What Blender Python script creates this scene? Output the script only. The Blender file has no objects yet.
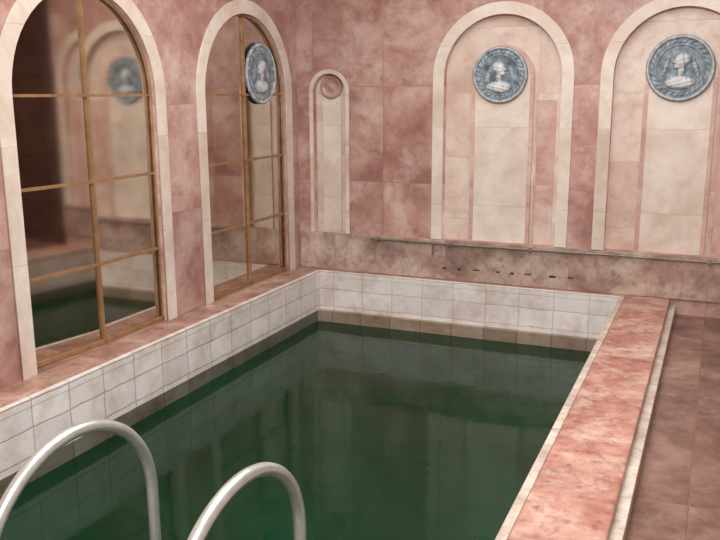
import bpy, bmesh, math, random
from mathutils import Vector, Matrix
random.seed(4)
scene=bpy.context.scene
try:
    scene.view_settings.view_transform='Standard'
    scene.view_settings.look='None'
except Exception as e: print(e)
COL=scene.collection

# ------------------------------------------------------------ materials
def lin(r,g,b):
    f=lambda c:(c/255/12.92) if c/255<=.04045 else ((c/255+.055)/1.055)**2.4
    return (f(r),f(g),f(b),1)
def newmat(name):
    m=bpy.data.materials.new(name); m.use_nodes=True
    nt=m.node_tree; b=nt.nodes['Principled BSDF']; return m,nt,b
def N(nt,t,**kw):
    n=nt.nodes.new(t)
    for k,v in kw.items(): setattr(n,k,v)
    return n
def ramp(nt,stops):
    r=N(nt,'ShaderNodeValToRGB'); e=r.color_ramp.elements
    while len(e)<len(stops): e.new(.5)
    for i,(p,c) in enumerate(stops): e[i].position=p; e[i].color=c
    return r
def mix(nt,mode,fac,a,b):
    n=N(nt,'ShaderNodeMix',data_type='RGBA',blend_type=mode)
    for s,v in((n.inputs[0],fac),(n.inputs[6],a),(n.inputs[7],b)):
        if hasattr(v,'is_output') or hasattr(v,'links') : nt.links.new(v,s)
        else: s.default_value=v
    return n.outputs[2]
def coords(nt,axes):
    tc=N(nt,'ShaderNodeTexCoord'); sp=N(nt,'ShaderNodeSeparateXYZ'); nt.links.new(tc.outputs['Object'],sp.inputs[0])
    cb=N(nt,'ShaderNodeCombineXYZ')
    nt.links.new(sp.outputs[axes[0]],cb.inputs[0]); nt.links.new(sp.outputs[axes[1]],cb.inputs[1])
    return tc.outputs['Object'],cb.outputs[0]
def marble(name,cols,axes='XZ',slab=(.62,.42),scale=2.2,rough=.32,joint=.004,jcol=(.84,.78,.74),var=.3,blotch=.5,offset=.0,blc=(150,88,82),vein=.35,vcol=(236,222,212)):
    m,nt,b=newmat(name); L=nt.links
    oc,uv=coords(nt,axes)
    br=N(nt,'ShaderNodeTexBrick',offset=offset); L.new(uv,br.inputs['Vector'])
    br.inputs['Color1'].default_value=(0,0,0,1);br.inputs['Color2'].default_value=(1,1,1,1);br.inputs['Mortar'].default_value=(.5,.5,.5,1)
    br.inputs['Scale'].default_value=1;br.inputs['Mortar Size'].default_value=joint;br.inputs['Mortar Smooth'].default_value=.6
    br.inputs['Brick Width'].default_value=slab[0];br.inputs['Row Height'].default_value=slab[1]
    sc=N(nt,'ShaderNodeVectorMath',operation='SCALE'); L.new(br.outputs['Color'],sc.inputs[0]); sc.inputs['Scale'].default_value=var*3
    ad=N(nt,'ShaderNodeVectorMath',operation='ADD'); L.new(oc,ad.inputs[0]); L.new(sc.outputs[0],ad.inputs[1])
    n1=N(nt,'ShaderNodeTexNoise'); L.new(ad.outputs[0],n1.inputs['Vector'])
    n1.inputs['Scale'].default_value=scale;n1.inputs['Detail'].default_value=10;n1.inputs['Roughness'].default_value=.66;n1.inputs['Distortion'].default_value=.35
    r1=ramp(nt,[(.33,lin(*cols[0])),(.46,lin(*cols[1])),(.56,lin(*cols[2])),(.68,lin(*cols[3]))]); L.new(n1.outputs[0],r1.inputs[0])
    n2=N(nt,'ShaderNodeTexNoise'); L.new(ad.outputs[0],n2.inputs['Vector'])
    n2.inputs['Scale'].default_value=scale*4.5;n2.inputs['Detail'].default_value=6;n2.inputs['Roughness'].default_value=.7
    r2=ramp(nt,[(.50,(0,0,0,1)),(.68,(1,1,1,1))]); L.new(n2.outputs[0],r2.inputs[0])
    mf=N(nt,'ShaderNodeMath',operation='MULTIPLY'); L.new(r2.outputs[0],mf.inputs[0]); mf.inputs[1].default_value=blotch
    c=mix(nt,'MIX',mf.outputs[0],r1.outputs[0],lin(*blc))
    # soft pale clouds
    n3=N(nt,'ShaderNodeTexNoise'); L.new(ad.outputs[0],n3.inputs['Vector'])
    n3.inputs['Scale'].default_value=scale*1.6;n3.inputs['Detail'].default_value=9;n3.inputs['Roughness'].default_value=.72;n3.inputs['Distortion'].default_value=.3
    r3=ramp(nt,[(.50,(0,0,0,1)),(.66,(1,1,1,1))]); L.new(n3.outputs[0],r3.inputs[0])
    vm=N(nt,'ShaderNodeMath',operation='MULTIPLY'); L.new(r3.outputs[0],vm.inputs[0]); vm.inputs[1].default_value=vein
    c=mix(nt,'MIX',vm.outputs[0],c,lin(*vcol))
    tr=ramp(nt,[(0,(1-var*.6,1-var*.75,1-var*.75,1)),(1,(1,1,1,1))]); L.new(br.outputs['Color'],tr.inputs[0])
    c=mix(nt,'MULTIPLY',1.0,c,tr.outputs[0])
    c=mix(nt,'MULTIPLY',br.outputs['Fac'],c,(*jcol,1))
    L.new(c,b.inputs['Base Color'])
    rr=N(nt,'ShaderNodeMapRange'); L.new(n2.outputs[0],rr.inputs[0]); rr.inputs[3].default_value=rough-.1; rr.inputs[4].default_value=rough+.2
    L.new(rr.outputs[0],b.inputs['Roughness'])
    bp=N(nt,'ShaderNodeBump'); bp.inputs['Strength'].default_value=.15; bp.inputs['Distance'].default_value=.008
    iv=N(nt,'ShaderNodeMath',operation='MULTIPLY_ADD'); L.new(br.outputs['Fac'],iv.inputs[0]); iv.inputs[1].default_value=-1; L.new(n2.outputs[0],iv.inputs[2])
    L.new(iv.outputs[0],bp.inputs['Height']); L.new(bp.outputs[0],b.inputs['Normal'])
    return m
PINK=[(160,114,106),(186,144,134),(204,168,157),(220,196,185)]
PALE=[(206,177,163),(220,199,186),(230,216,204),(240,231,221)]
CREAM=[(210,195,180),(226,213,200),(236,227,216),(244,238,229)]
m_wl=marble('pink_marble_left',PINK,'YZ',(1.3,.72),blotch=.45,blc=(150,98,90))
m_wb=marble('pink_marble_back',PINK,'XZ',(.64,.78),blotch=.5,blc=(146,92,85),var=.26,vein=.45)
m_pale=marble('pale_marble_niche',PALE,'XZ',(1.3,.5),blotch=.4,blc=(192,145,132),var=.12)
m_mid=marble('rosy_marble_border',[(186,140,128),(204,164,152),(216,186,174),(228,208,197)],'XZ',(1.3,.8),blotch=.4,blc=(166,110,100),var=.1)
m_cream=marble('cream_marble_back',CREAM,'XZ',(5,.62),blotch=.3,blc=(204,170,155),var=.1,vein=.3)
m_creamL=marble('cream_marble_left',CREAM,'YZ',(5,.62),blotch=.3,blc=(204,170,155),var=.1,vein=.3)
m_plinth=marble('mottled_marble_plinth',[(148,122,112),(178,151,139),(201,180,167),(218,204,190)],'XZ',(1.0,.9),scale=3.5,blotch=.65,blc=(126,98,88))
m_copL=marble('coping_marble_left',[(152,112,96),(176,138,122),(192,158,143),(210,185,169)],'YX',(1.2,2),scale=4,blotch=.65,blc=(130,90,78))
m_copB=marble('coping_marble_back',[(152,110,94),(176,135,120),(192,156,141),(210,183,168)],'XY',(1.2,2),scale=4,blotch=.6,blc=(130,88,76))
m_copR=marble('coping_marble_right',[(158,100,86),(184,128,113),(202,154,139),(224,192,177)],'YX',(1.6,3),scale=3.4,blotch=.8,blc=(138,80,68),var=.2,rough=.3,vein=.5)
m_edge=marble('pale_edge_stone',[(170,150,136),(200,186,172),(218,208,196),(232,226,214)],'YX',(1.2,3),scale=5,blotch=.45,blc=(144,116,102),var=.1)
m_floor=marble('brown_marble_floor',[(98,68,60),(126,94,82),(150,116,104),(178,146,132)],'XY',(.7,1.1),scale=2.6,rough=.26,blotch=.4,blc=(96,64,56),vein=.35,vcol=(184,152,138))

def tile_mat(name,axes,size=(.27,.15),c1=(246,245,245),c2=(230,226,226),mort=(192,178,168),grime=.28,msz=.005,gc=(160,132,116)):
    m,nt,b=newmat(name);L=nt.links
    oc,uv=coords(nt,axes)
    nd=N(nt,'ShaderNodeTexNoise'); L.new(oc,nd.inputs['Vector']); nd.inputs['Scale'].default_value=9
    s1=N(nt,'ShaderNodeVectorMath',operation='SCALE'); L.new(nd.outputs['Color'],s1.inputs[0]); s1.inputs['Scale'].default_value=.02
    a1=N(nt,'ShaderNodeVectorMath',operation='ADD'); L.new(uv,a1.inputs[0]); L.new(s1.outputs[0],a1.inputs[1])
    br=N(nt,'ShaderNodeTexBrick',offset=0); L.new(a1.outputs[0],br.inputs['Vector'])
    br.inputs['Color1'].default_value=lin(*c1);br.inputs['Color2'].default_value=lin(*c2);br.inputs['Mortar'].default_value=lin(*mort)
    br.inputs['Scale'].default_value=1;br.inputs['Mortar Size'].default_value=msz;br.inputs['Mortar Smooth'].default_value=.5
    br.inputs['Brick Width'].default_value=size[0];br.inputs['Row Height'].default_value=size[1]
    n=N(nt,'ShaderNodeTexNoise'); L.new(oc,n.inputs['Vector']); n.inputs['Scale'].default_value=4;n.inputs['Detail'].default_value=8;n.inputs['Roughness'].default_value=.75
    r=ramp(nt,[(.45,(1,1,1,1)),(.62,lin(224,208,196)),(.78,lin(*gc))]); L.new(n.outputs[0],r.inputs[0])
    c=mix(nt,'MULTIPLY',min(1,grime*2.4),br.outputs['Color'],r.outputs[0])
    L.new(c,b.inputs['Base Color']); b.inputs['Roughness'].default_value=.35
    bp=N(nt,'ShaderNodeBump',invert=True); bp.inputs['Strength'].default_value=.4;bp.inputs['Distance'].default_value=.004
    L.new(br.outputs['Fac'],bp.inputs['Height']); L.new(bp.outputs[0],b.inputs['Normal'])
    return m
m_tY=tile_mat('white_tile_long','YZ'); m_tX=tile_mat('white_tile_end','XZ',mort=(214,200,188))
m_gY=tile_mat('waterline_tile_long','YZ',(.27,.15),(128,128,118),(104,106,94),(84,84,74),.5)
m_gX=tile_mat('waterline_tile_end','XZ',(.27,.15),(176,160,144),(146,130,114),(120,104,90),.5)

def plain(name,col,rough=.5,metal=0,noise=0,scale=20):
    m,nt,b=newmat(name); b.inputs['Roughness'].default_value=rough;b.inputs['Metallic'].default_value=metal
    tc=N(nt,'ShaderNodeTexCoord');n=N(nt,'ShaderNodeTexNoise');nt.links.new(tc.outputs['Object'],n.inputs['Vector']);n.inputs['Scale'].default_value=scale;n.inputs['Detail'].default_value=5
    k=1-noise; c=lin(*col)
    r=ramp(nt,[(.35,(c[0]*k,c[1]*k,c[2]*k,1)),(.65,c)]);nt.links.new(n.outputs[0],r.inputs[0]);nt.links.new(r.outputs[0],b.inputs['Base Color'])
    return m
m_plaster=plain('plaster_ceiling',(226,214,202),.8,0,.1,3)
m_brass=plain('brass_bar',(172,132,94),.5,.2,.3,15)
m_brassd=plain('gilt_frame',(186,150,116),.5,.2,.3,15)
m_mirror=plain('mirror_glass',(214,204,192),.06,1,.15,4)
m_steel=plain('steel_rail',(218,226,222),.32,.7,.15,30)
m_wood=plain('dark_walnut_door',(84,54,44),.5,0,.5,5)
m_dark=plain('dark_slot',(78,56,48),.8)
m_pipe=plain('aged_pipe',(156,142,134),.45,.3,.4,12)
# water
m_water,nt,b=newmat('green_pool_water');L=nt.links
tc=N(nt,'ShaderNodeTexCoord')
n=N(nt,'ShaderNodeTexNoise');L.new(tc.outputs['Object'],n.inputs['Vector']);n.inputs['Scale'].default_value=1.1;n.inputs['Detail'].default_value=3
r=ramp(nt,[(.3,lin(6,42,24)),(.7,lin(13,57,35))]);L.new(n.outputs[0],r.inputs[0]);L.new(r.outputs[0],b.inputs['Base Color'])
b.inputs['Roughness'].default_value=.08;b.inputs['IOR'].default_value=1.33;b.inputs['Specular IOR Level'].default_value=.38
n2=N(nt,'ShaderNodeTexNoise');L.new(tc.outputs['Object'],n2.inputs['Vector']);n2.inputs['Scale'].default_value=5;n2.inputs['Detail'].default_value=2
bp=N(nt,'ShaderNodeBump');bp.inputs['Strength'].default_value=.10;bp.inputs['Distance'].default_value=.02
L.new(n2.outputs[0],bp.inputs['Height']);L.new(bp.outputs[0],b.inputs['Normal'])
# medallion (attribute = relief shading put into the colour, hollows darker)
m_med,nt,b=newmat('glazed_relief_medallion')
at=N(nt,'ShaderNodeAttribute',attribute_name='relief_shade');tc=N(nt,'ShaderNodeTexCoord');n=N(nt,'ShaderNodeTexNoise');nt.links.new(tc.outputs['Object'],n.inputs['Vector']);n.inputs['Scale'].default_value=24;n.inputs['Detail'].default_value=5
ma=N(nt,'ShaderNodeMath',operation='MULTIPLY_ADD');nt.links.new(n.outputs[0],ma.inputs[0]);ma.inputs[1].default_value=.8;nt.links.new(at.outputs['Fac'],ma.inputs[2])
r=ramp(nt,[(.42,lin(80,98,112)),(.66,lin(138,154,164)),(.98,lin(216,220,220))]);nt.links.new(ma.outputs[0],r.inputs[0]);nt.links.new(r.outputs[0],b.inputs['Base Color'])
b.inputs['Roughness'].default_value=.3;b.inputs['Metallic'].default_value=.0

# ------------------------------------------------------------ mesh helpers
def link(ob,parent=None):
    COL.objects.link(ob)
    if parent: ob.parent=parent
    return ob
def mesh_obj(name,verts,faces,mat,parent=None,smooth=False):
    me=bpy.data.meshes.new(name);me.from_pydata([tuple(v) for v in verts],[],faces);me.validate();me.update()
    if mat: me.materials.append(mat)
    ob=bpy.data.objects.new(name,me)
    if smooth:
        for p in me.polygons:p.use_smooth=True
    return link(ob,parent)
def boxes(name,bl,mat,parent=None,bevel=0):
    bm=bmesh.new()
    for (x0,x1,y0,y1,z0,z1) in bl:
        r=bmesh.ops.create_cube(bm,size=1)
        for v in r['verts']:
            v.co=Vector(((x0+x1)/2+v.co.x*(x1-x0),(y0+y1)/2+v.co.y*(y1-y0),(z0+z1)/2+v.co.z*(z1-z0)))
    if bevel: bmesh.ops.bevel(bm,geom=bm.edges[:],offset=bevel,segments=2,affect='EDGES',profile=.6)
    me=bpy.data.meshes.new(name);bm.to_mesh(me);bm.free();me.materials.append(mat)
    return link(bpy.data.objects.new(name,me),parent)
def empty(name,loc=(0,0,0)):
    e=bpy.data.objects.new(name,None);e.empty_display_size=.1;COL.objects.link(e);e.location=loc;return e
def shape(name,loops,axis,d0,d1,mat,parent=None):
    cu=bpy.data.curves.new('tmp','CURVE');cu.dimensions='2D';cu.fill_mode='BOTH';cu.extrude=abs(d1-d0)/2
    for lp in loops:
        s=cu.splines.new('POLY');s.points.add(len(lp)-1)
        for p,q in zip(s.points,lp):p.co=(q[0],q[1],0,1)
        s.use_cyclic_u=True
    ob=bpy.data.objects.new('tmp',cu);COL.objects.link(ob)
    dg=bpy.context.evaluated_depsgraph_get();me=bpy.data.meshes.new_from_object(ob.evaluated_get(dg))
    bpy.data.objects.remove(ob);bpy.data.curves.remove(cu)
    mid=(d0+d1)/2
    for v in me.vertices:
        h,w,d=v.co
        v.co={'Y':(h,mid+d,w),'X':(mid+d,h,w),'Z':(h,w,mid+d)}[axis]
    bm=bmesh.new();bm.from_mesh(me);bmesh.ops.remove_doubles(bm,verts=bm.verts,dist=1e-5);bmesh.ops.recalc_face_normals(bm,faces=bm.faces);bm.to_mesh(me);bm.free()
    me.name=name;me.materials.clear();me.materials.append(mat)
    return link(bpy.data.objects.new(name,me),parent)
def arch(c,hw,z0,zs,n=28,r=None):
    r=r or hw
    pts=[(c-hw,z0)]
    pts+= [(c-hw*math.cos(math.pi*i/n),zs+r*math.sin(math.pi*i/n)) for i in range(n+1)]
    pts.append((c+hw,z0));return pts
def archband(c,hw,z0,zs,w,n=28):
    o=arch(c,hw+w,z0,zs,n);i=arch(c,hw,z0,zs,n);return o+i[::-1]
def tube(name,pts,rad,mat,parent=None,seg=14):
    cu=bpy.data.curves.new(name,'CURVE');cu.dimensions='3D';cu.bevel_depth=rad;cu.bevel_resolution=5;cu.use_fill_caps=True
    s=cu.splines.new('POLY');s.points.add(len(pts)-1)
    for p,q in zip(s.points,pts):p.co=(*q,1)
    ob=bpy.data.objects.new('tmp',cu);COL.objects.link(ob)
    dg=bpy.context.evaluated_depsgraph_get();me=bpy.data.meshes.new_from_object(ob.evaluated_get(dg))
    bpy.data.objects.remove(ob);bpy.data.curves.remove(cu)
    for p in me.polygons:p.use_smooth=True
    me.materials.clear();me.materials.append(mat);me.name=name
    return link(bpy.data.objects.new(name,me),parent)

# ------------------------------------------------------------ dimensions (metres, z=0 = top of pool coping)
XW,XL,XR,XO=-3.351,-3.11,-.60,-.25
YB,YW=6.30,6.40
ZF=-.12;ZW=-.44;ZC=3.1
Y0=1.75
YN=-2.6;XE=2.1
XD=.36            # where the added dark door begins on the far wall
M1,M2,MR,MS=3.84,5.585,.595,1.5
N1,N2,NR,NS=-1.58,-.29,.46,1.63
FW=.09

# ------------------------------------------------------------ room shell
shape('wall_left',[[(YN,ZF-1.8),(YW+.3,ZF-1.8),(YW+.3,ZC),(YN,ZC)],arch(M1,MR,.0,MS),arch(M2,MR,.0,MS)],'X',XW-.2,XW,m_wl)
shape('wall_back',[[(XW,ZF-1.8),(XE+.2,ZF-1.8),(XE+.2,ZC),(XW,ZC)],arch(N1,NR,.33,NS),arch(N2,NR,.33,NS),arch(-3.05,.15,.06,1.52)],'Y',YW,YW+.2,m_wb)
shape('wall_right',[[(YN,ZF-.2),(YW+.2,ZF-.2),(YW+.2,ZC),(YN,ZC)]],'X',XE,XE+.2,m_wl)
shape('wall_front',[[(XW,ZF-.2),(XE+.2,ZF-.2),(XE+.2,ZC),(XW,ZC)]],'Y',YN-.2,YN,m_wb)
shape('ceiling',[[(XW-.2,YN-.2),(XE+.2,YN-.2),(XE+.2,YW+.3),(XW-.2,YW+.3)]],'Z',ZC,ZC+.15,m_plaster)
shape('floor',[[(XW,YN),(XE,YN),(XE,YW+.2),(XW,YW+.2)],[(XL-.05,Y0-.05),(XR+.05,Y0-.05),(XR+.05,YB+.05),(XL-.05,YB+.05)]],'Z',ZF-.1,ZF,m_floor)

shape('trim_1',[archband(M1,MR,.0,MS,.10)],'X',XW,XW+.012,m_creamL)
shape('trim_2',[archband(M2,MR,.0,MS,.10)],'X',XW,XW+.012,m_creamL)
shape('trim_3',[archband(N1,NR,.33,NS,FW)],'Y',YW-.012,YW,m_cream)
shape('trim_4',[archband(N2,NR,.33,NS,FW)],'Y',YW-.012,YW,m_cream)
shape('trim_5',[archband(-3.05,.15,.06,1.52,.035)],'Y',YW-.01,YW,m_pale)
boxes('trim_6',[(XW+.02,XD-.05,YW-.022,YW,-.0,.325),],m_plinth)
def niche(c,hw,z0,zs,kind):
    e=empty('wall_niche',(0,0,0))
    shape('niche_back',[arch(c,hw+.02,z0-.02,zs)],'Y',YW+.06,YW+.1,m_pale,e)
    if kind:
        shape('inner_panel',[arch(c,.215,z0,1.62)],'Y',YW+.045,YW+.0601,m_cream,e)
        shape('inner_panel_border',[archband(c,.215,z0,1.62,.03)],'Y',YW+.038,YW+.0602,m_mid,e)
        boxes('niche_side_strip',[(c+.26,c+hw-.04,YW+.052,YW+.0602,z0,1.45)],m_mid,e)
    else:
        shape('inner_panel',[arch(c,.085,z0+.04,1.42)],'Y',YW+.048,YW+.0601,m_cream,e)
    return e
niche(N1,NR,.33,NS,1);niche(N2,NR,.33,NS,1);niche(-3.05,.15,.06,1.52,0)
def lathe(name,prof,center,axis,mat,parent=None,n=40):
    vs=[];fs=[]
    for (r,d) in prof:
        for i in range(n):
            a=2*math.pi*i/n
            vs.append((center[0]+r*math.cos(a),center[1]-d,center[2]+r*math.sin(a)))
    for k in range(len(prof)-1):
        for i in range(n):
            j=(i+1)%n;fs.append((k*n+i,k*n+j,(k+1)*n+j,(k+1)*n+i))
    return mesh_obj(name,vs,fs,mat,parent,True)
lathe('marble_rosette',[(.10,0),(.10,.02),(.085,.035),(.07,.025),(.05,.02),(.03,.035),(.0005,.042)],(-3.05,YW+.06,1.56),'Y',m_wb)

# ------------------------------------------------------------ mirrors : two leaves each
def wall_mirror(c,ajar):
    e=empty('wall_mirror',(0,0,0))
    x0,x1=XW-.04,XW-.022
    w=.008
    def half(side):
        pts=[p for p in arch(c,MR-.004,.004,MS,56) if (p[0]-c)*side>=-1e-6]
        if side>0: return [(c,.004)]+pts
        return pts+[(c,.004)]
    def rot(ob,ang):
        if not ang: return
        for v in ob.data.vertices:
            dy=v.co.y-c; dx=v.co.x-x0
            v.co.y=c+dy*math.cos(ang)-dx*math.sin(ang); v.co.x=x0+dy*math.sin(ang)+dx*math.cos(ang)
    for side,ang in((-1,ajar),(1,0)):
        nm='left' if side<0 else 'right'
        ob=shape('mirror_leaf_'+nm,[half(side)],'X',x0-.01,x0,m_mirror,e);rot(ob,ang)
        a,b_=(c-MR+.006,c-.002) if side<0 else (c+.002,c+MR-.006)
        bl=[(x0,x1-.004,a,b_,z-w,z+w) for z in(.5,1.0,1.5)]
        bl.append((x0,x1,a,b_,.004,.03))
        ob=boxes('glazing_bars_'+nm,bl,m_brass,e);rot(ob,ang)
    boxes('meeting_stile',[(x0-.002,x1,c-w,c+w,.004,MS+MR-.012)],m_brass,e)
    ob=shape('frame',[archband(c,MR-.016,.004,MS,.014)],'X',x0+.002,x1,m_brassd,e)
wall_mirror(M1,math.radians(5));wall_mirror(M2,0)

# ------------------------------------------------------------ medallions
def medallion(center,axis,R=.2,seed=0,th=.45):
    nr,na=70,160
    flip=-1 if seed%2 else 1
    def g(x,y,cx,cy,sx,sy,rot=0):
        dx,dy=x-cx,y-cy;c,s=math.cos(rot),math.sin(rot)
        a=(dx*c+dy*s)/sx;b=(-dx*s+dy*c)/sy
        return math.sqrt(max(0,1-a*a-b*b))
    def H(x,y):
        r=math.hypot(x,y);a=math.atan2(y,x);h=.06
        h+=.20*math.exp(-((r-.94)/.045)**2)
        h+=.12*math.exp(-((r-.80)/.055)**2)*(.5+.5*math.cos(a*30+(r-.8)*30))
        h+=.07*math.exp(-((r-.70)/.018)**2)
        if r<.68:
            X=x*flip
            f=0
            f=max(f,.30*g(X,y,0,.22,.19,.23))
            f=max(f,.22*g(X,y,.17,.19,.08,.05,-.5))
            f=max(f,.24*g(X,y,.08,.06,.12,.09))
            f=max(f,.22*g(X,y,-.14,.26,.16,.19,.4))
            f=max(f,.20*g(X,y,-.03,-.08,.11,.24,.15))
            f=max(f,.26*g(X,y,-.02,-.42,.46,.22))
            f=max(f,.10*g(X,y,.42,.05,.07,.30,.3))
            f=max(f,.10*g(X,y,-.44,.0,.07,.34,-.3))
            if f>0: f+=.03*math.sin(X*30+y*22)*math.cos(X*17-y*31)
            h+=f
        return h
    vs=[];cols=[];fs=[]
    def put(x,y,d):
        if axis=='Y': vs.append((center[0]+x*R,center[1]-d,center[2]+y*R))
        else: vs.append((center[0]+d,center[1]-x*R,center[2]+y*R))
    for k in range(nr+1):
        r=max(k/nr,.002)
        for i in range(na):
            a=2*math.pi*i/na;x,y=r*math.cos(a),r*math.sin(a)
            h=H(x,y);put(x,y,h*R*th);cols.append(min(1,.05+h*1.7))
    for i in range(na):
        a=2*math.pi*i/na;put(math.cos(a),math.sin(a),-.004);cols.append(.1)
    for k in range(nr+1):
        for i in range(na):
            j=(i+1)%na;fs.append((k*na+i,k*na+j,(k+1)*na+j,(k+1)*na+i))
    ob=mesh_obj('wall_medallion',vs,fs,m_med,None,True)
    at=ob.data.attributes.new('relief_shade','FLOAT','POINT');at.data.foreach_set('value',cols)
    bm=bmesh.new();bm.from_mesh(ob.data);bmesh.ops.recalc_face_normals(bm,faces=bm.faces);bm.to_mesh(ob.data);bm.free()
    return ob
medallion((-1.60,YW+.034,1.64),'Y',.215,0)
medallion((-.30,YW+.034,1.67),'Y',.232,1)
medallion((XW-.018,5.82,1.66),'X',.235,2,.24)

# ------------------------------------------------------------ pipe, slots
e=empty('wall_pipe')
zp=.30;yp=YW-.046
tube('pipe_run',[(-2.66,yp,zp+.004),(-1.8,yp,zp-.002),(-.9,yp,zp+.003),(XD-.06,yp,zp)],.009,m_pipe,e)
for x in (-2.6,-1.95,-1.3,-.65,0):
    boxes('clip_'+str(int((x+3)*100)),[(x-.012,x+.012,yp-.012,YW-.02,zp-.016,zp+.014)],m_pipe,e)
tube('drip_valve',[(-2.1,yp,zp),(-2.1,yp,zp-.10)],.008,m_pipe,e)
sl=[];x=-2.02
for i in range(8):
    w=random.uniform(.02,.06);sl.append((x,x+w,YW-.0235,YW-.015,.088+random.uniform(-.006,.006),.102));x+=w+random.uniform(.06,.16)
boxes('wall_vent',sl,m_dark)

# ------------------------------------------------------------ dark double door, added out of view to darken the mirror reflection
d=empty('added_door')
DT=2.45
boxes('door_frame',[(XD-.04,XD+.04,YW-.07,YW-.001,ZF,DT),(XE-.09,XE-.01,YW-.07,YW-.001,ZF,DT),(XD-.04,XE-.01,YW-.07,YW-.001,DT,DT+.1)],m_wood,d,.006)
bl=[(XD+.04,1.215,YW-.04,YW-.001,ZF,DT),(1.225,XE-.09,YW-.04,YW-.001,ZF,DT)]
for (a,b_) in((XD+.13,1.13),(1.31,XE-.17)):
    for (z0,z1) in((.0,.7),(.85,1.55),(1.7,2.3)): bl.append((a,b_,YW-.06,YW-.03,z0,z1))
boxes('door_leaves',bl,m_wood,d,.008)
tube('door_handle',[(1.17,YW-.04,.75),(1.17,YW-.08,.78),(1.17,YW-.08,.98),(1.17,YW-.04,1.01)],.01,m_brass,d)

# ------------------------------------------------------------ pool
pool=empty('swimming_pool')
th=.05
ZT=-.345;ZB=-1.7
boxes('tile_wall_left',[(XL-th,XL,Y0,YB,ZT,-.045)],m_tY,pool)
boxes('tile_wall_right',[(XR,XR+th,Y0,YB,ZT,-.045)],m_tY,pool)
boxes('tile_wall_far',[(XL-th,XR+th,YB,YB+th,ZT,-.045)],m_tX,pool)
boxes('tile_wall_near',[(XL-th,XR+th,Y0-th,Y0,ZT,-.045)],m_tX,pool)
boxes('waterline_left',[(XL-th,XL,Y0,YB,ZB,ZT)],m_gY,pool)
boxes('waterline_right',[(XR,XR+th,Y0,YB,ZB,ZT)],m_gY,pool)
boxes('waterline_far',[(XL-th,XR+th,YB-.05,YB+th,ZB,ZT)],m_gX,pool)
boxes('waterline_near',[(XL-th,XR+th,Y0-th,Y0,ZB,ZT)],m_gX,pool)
boxes('basin_floor',[(XL-th,XR+th,Y0-th,YB+th,ZB-.05,ZB)],m_gX,pool)
boxes('coping_left',[(XW+.001,XL-.03,.9,YW-.03,ZF,0)],m_copL,pool,.006)
boxes('coping_nosing_left',[(XL-.03,XL+.002,Y0,YB+.02,-.05,.001)],m_tY,pool,.004)
boxes('coping_far',[(XL-.03,XR+.04,YB+.02,YW-.022,ZF,0)],m_copB,pool,.005)
boxes('coping_nosing_far',[(XL,XR,YB-.002,YB+.02,-.05,.001)],m_tX,pool,.004)
boxes('coping_right',[(XR+.035,XO,.9,YW-.023,-.045,0)],m_copR,pool,.008)
boxes('coping_nosing_right',[(XR-.004,XR+.035,.9,YB+.01,-.05,.001)],m_edge,pool,.006)
boxes('coping_base_right',[(XR+.05,XO+.045,.9,YW-.023,ZF,-.045)],m_edge,pool,.004)
boxes('coping_near',[(XL-.03,XR+.035,.9,Y0,ZF,0)],m_copB,pool,.006)
boxes('water',[(XL+.0005,XR-.0005,Y0,YB-.0505,ZB+.01,ZW)],m_water,pool)

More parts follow.
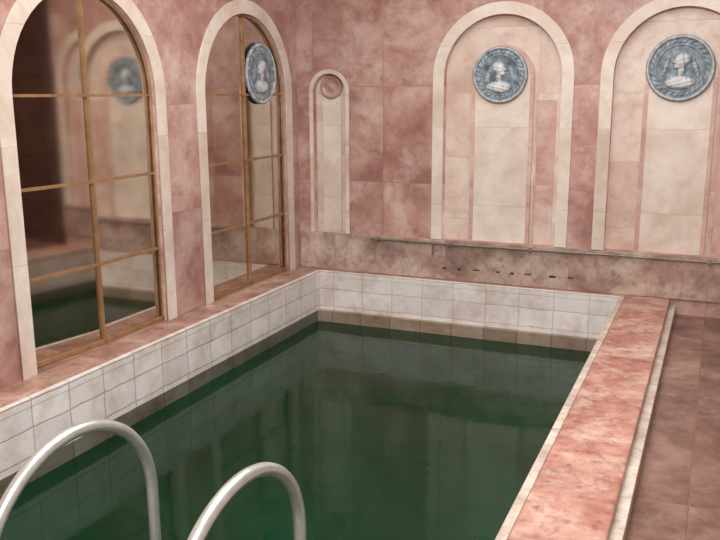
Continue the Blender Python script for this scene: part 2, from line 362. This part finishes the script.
# ------------------------------------------------------------ ladder
lad=empty('pool_ladder')
def rail(name,x,yc=1.86,yr=.38,top=.36):
    pts=[(x,yc-yr,.0),(x,yc-yr,.08)]
    n=40
    for i in range(n+1):
        a=math.pi*i/n
        pts.append((x,yc-yr*math.cos(a),.10+top*math.sin(a)))
    pts+=[(x,yc+yr,-.1),(x,yc+yr,-.5),(x,yc+yr-.02,-1.0),(x,yc+yr-.06,-1.3),(x,yc+yr-.15,-1.38),(x,Y0,-1.38)]
    tube(name,pts,.021,m_steel,lad)
    prof=[(.045,0),(.045,.008),(.03,.014),(.022,.02)]
    vs=[];fs=[];nn=24
    for (r,dz) in prof:
        for i in range(nn):
            a=2*math.pi*i/nn;vs.append((x+r*math.cos(a),yc-yr+r*math.sin(a),dz))
    for k in range(3):
        for i in range(nn):
            j=(i+1)%nn;fs.append((k*nn+i,k*nn+j,(k+1)*nn+j,(k+1)*nn+i))
    mesh_obj(name+'_flange',vs,fs,m_steel,lad,True)
rail('rail_1',-1.80);rail('rail_2',-1.18,1.85,.36,.325)
boxes('treads',[(-1.80,-1.18,2.14,2.24,z,z+.025) for z in (-.62,-.88,-1.14)],m_steel,lad,.004)

# ------------------------------------------------------------ lights
def area(name,loc,rot,sx,sy,pw,col=(1,1,1)):
    l=bpy.data.lights.new(name,'AREA');l.shape='RECTANGLE';l.size=sx;l.size_y=sy;l.energy=pw;l.color=col
    o=bpy.data.objects.new(name,l);o.location=loc;o.rotation_euler=rot;COL.objects.link(o);return o
area('ceiling_light',(-1.2,3.6,3.05),(0,0,0),2.5,3.5,112,(1,.975,.93))
area('soft_fill_near',(-.4,.2,3.0),(math.radians(42),0,math.radians(16)),1.8,1.0,205,(1,.985,.95))  # soft fill added from the camera side, stands for no lamp
w=bpy.data.worlds.new('world');scene.world=w;w.use_nodes=True
w.node_tree.nodes['Background'].inputs[0].default_value=(.9,.87,.84,1);w.node_tree.nodes['Background'].inputs[1].default_value=.3

# ------------------------------------------------------------ camera
F,p,t,ro=823.5393,.2104,.4090,-.0046
rt=Vector((math.cos(t),math.sin(t),0));fh=Vector((-math.sin(t),math.cos(t),0));zz=Vector((0,0,1))
fw=fh*math.cos(p)-zz*math.sin(p);up=fh*math.sin(p)+zz*math.cos(p)
r2=rt*math.cos(ro)+up*math.sin(ro);u2=-rt*math.sin(ro)+up*math.cos(ro)
cam=bpy.data.cameras.new('camera');cam.sensor_width=36;cam.lens=36*F/720;cam.clip_start=.02
co=bpy.data.objects.new('camera',cam);COL.objects.link(co)
M=Matrix((( r2.x,u2.x,-fw.x,0),(r2.y,u2.y,-fw.y,0),(r2.z,u2.z,-fw.z,1.5),(0,0,0,1)))
co.matrix_world=M
scene.camera=co
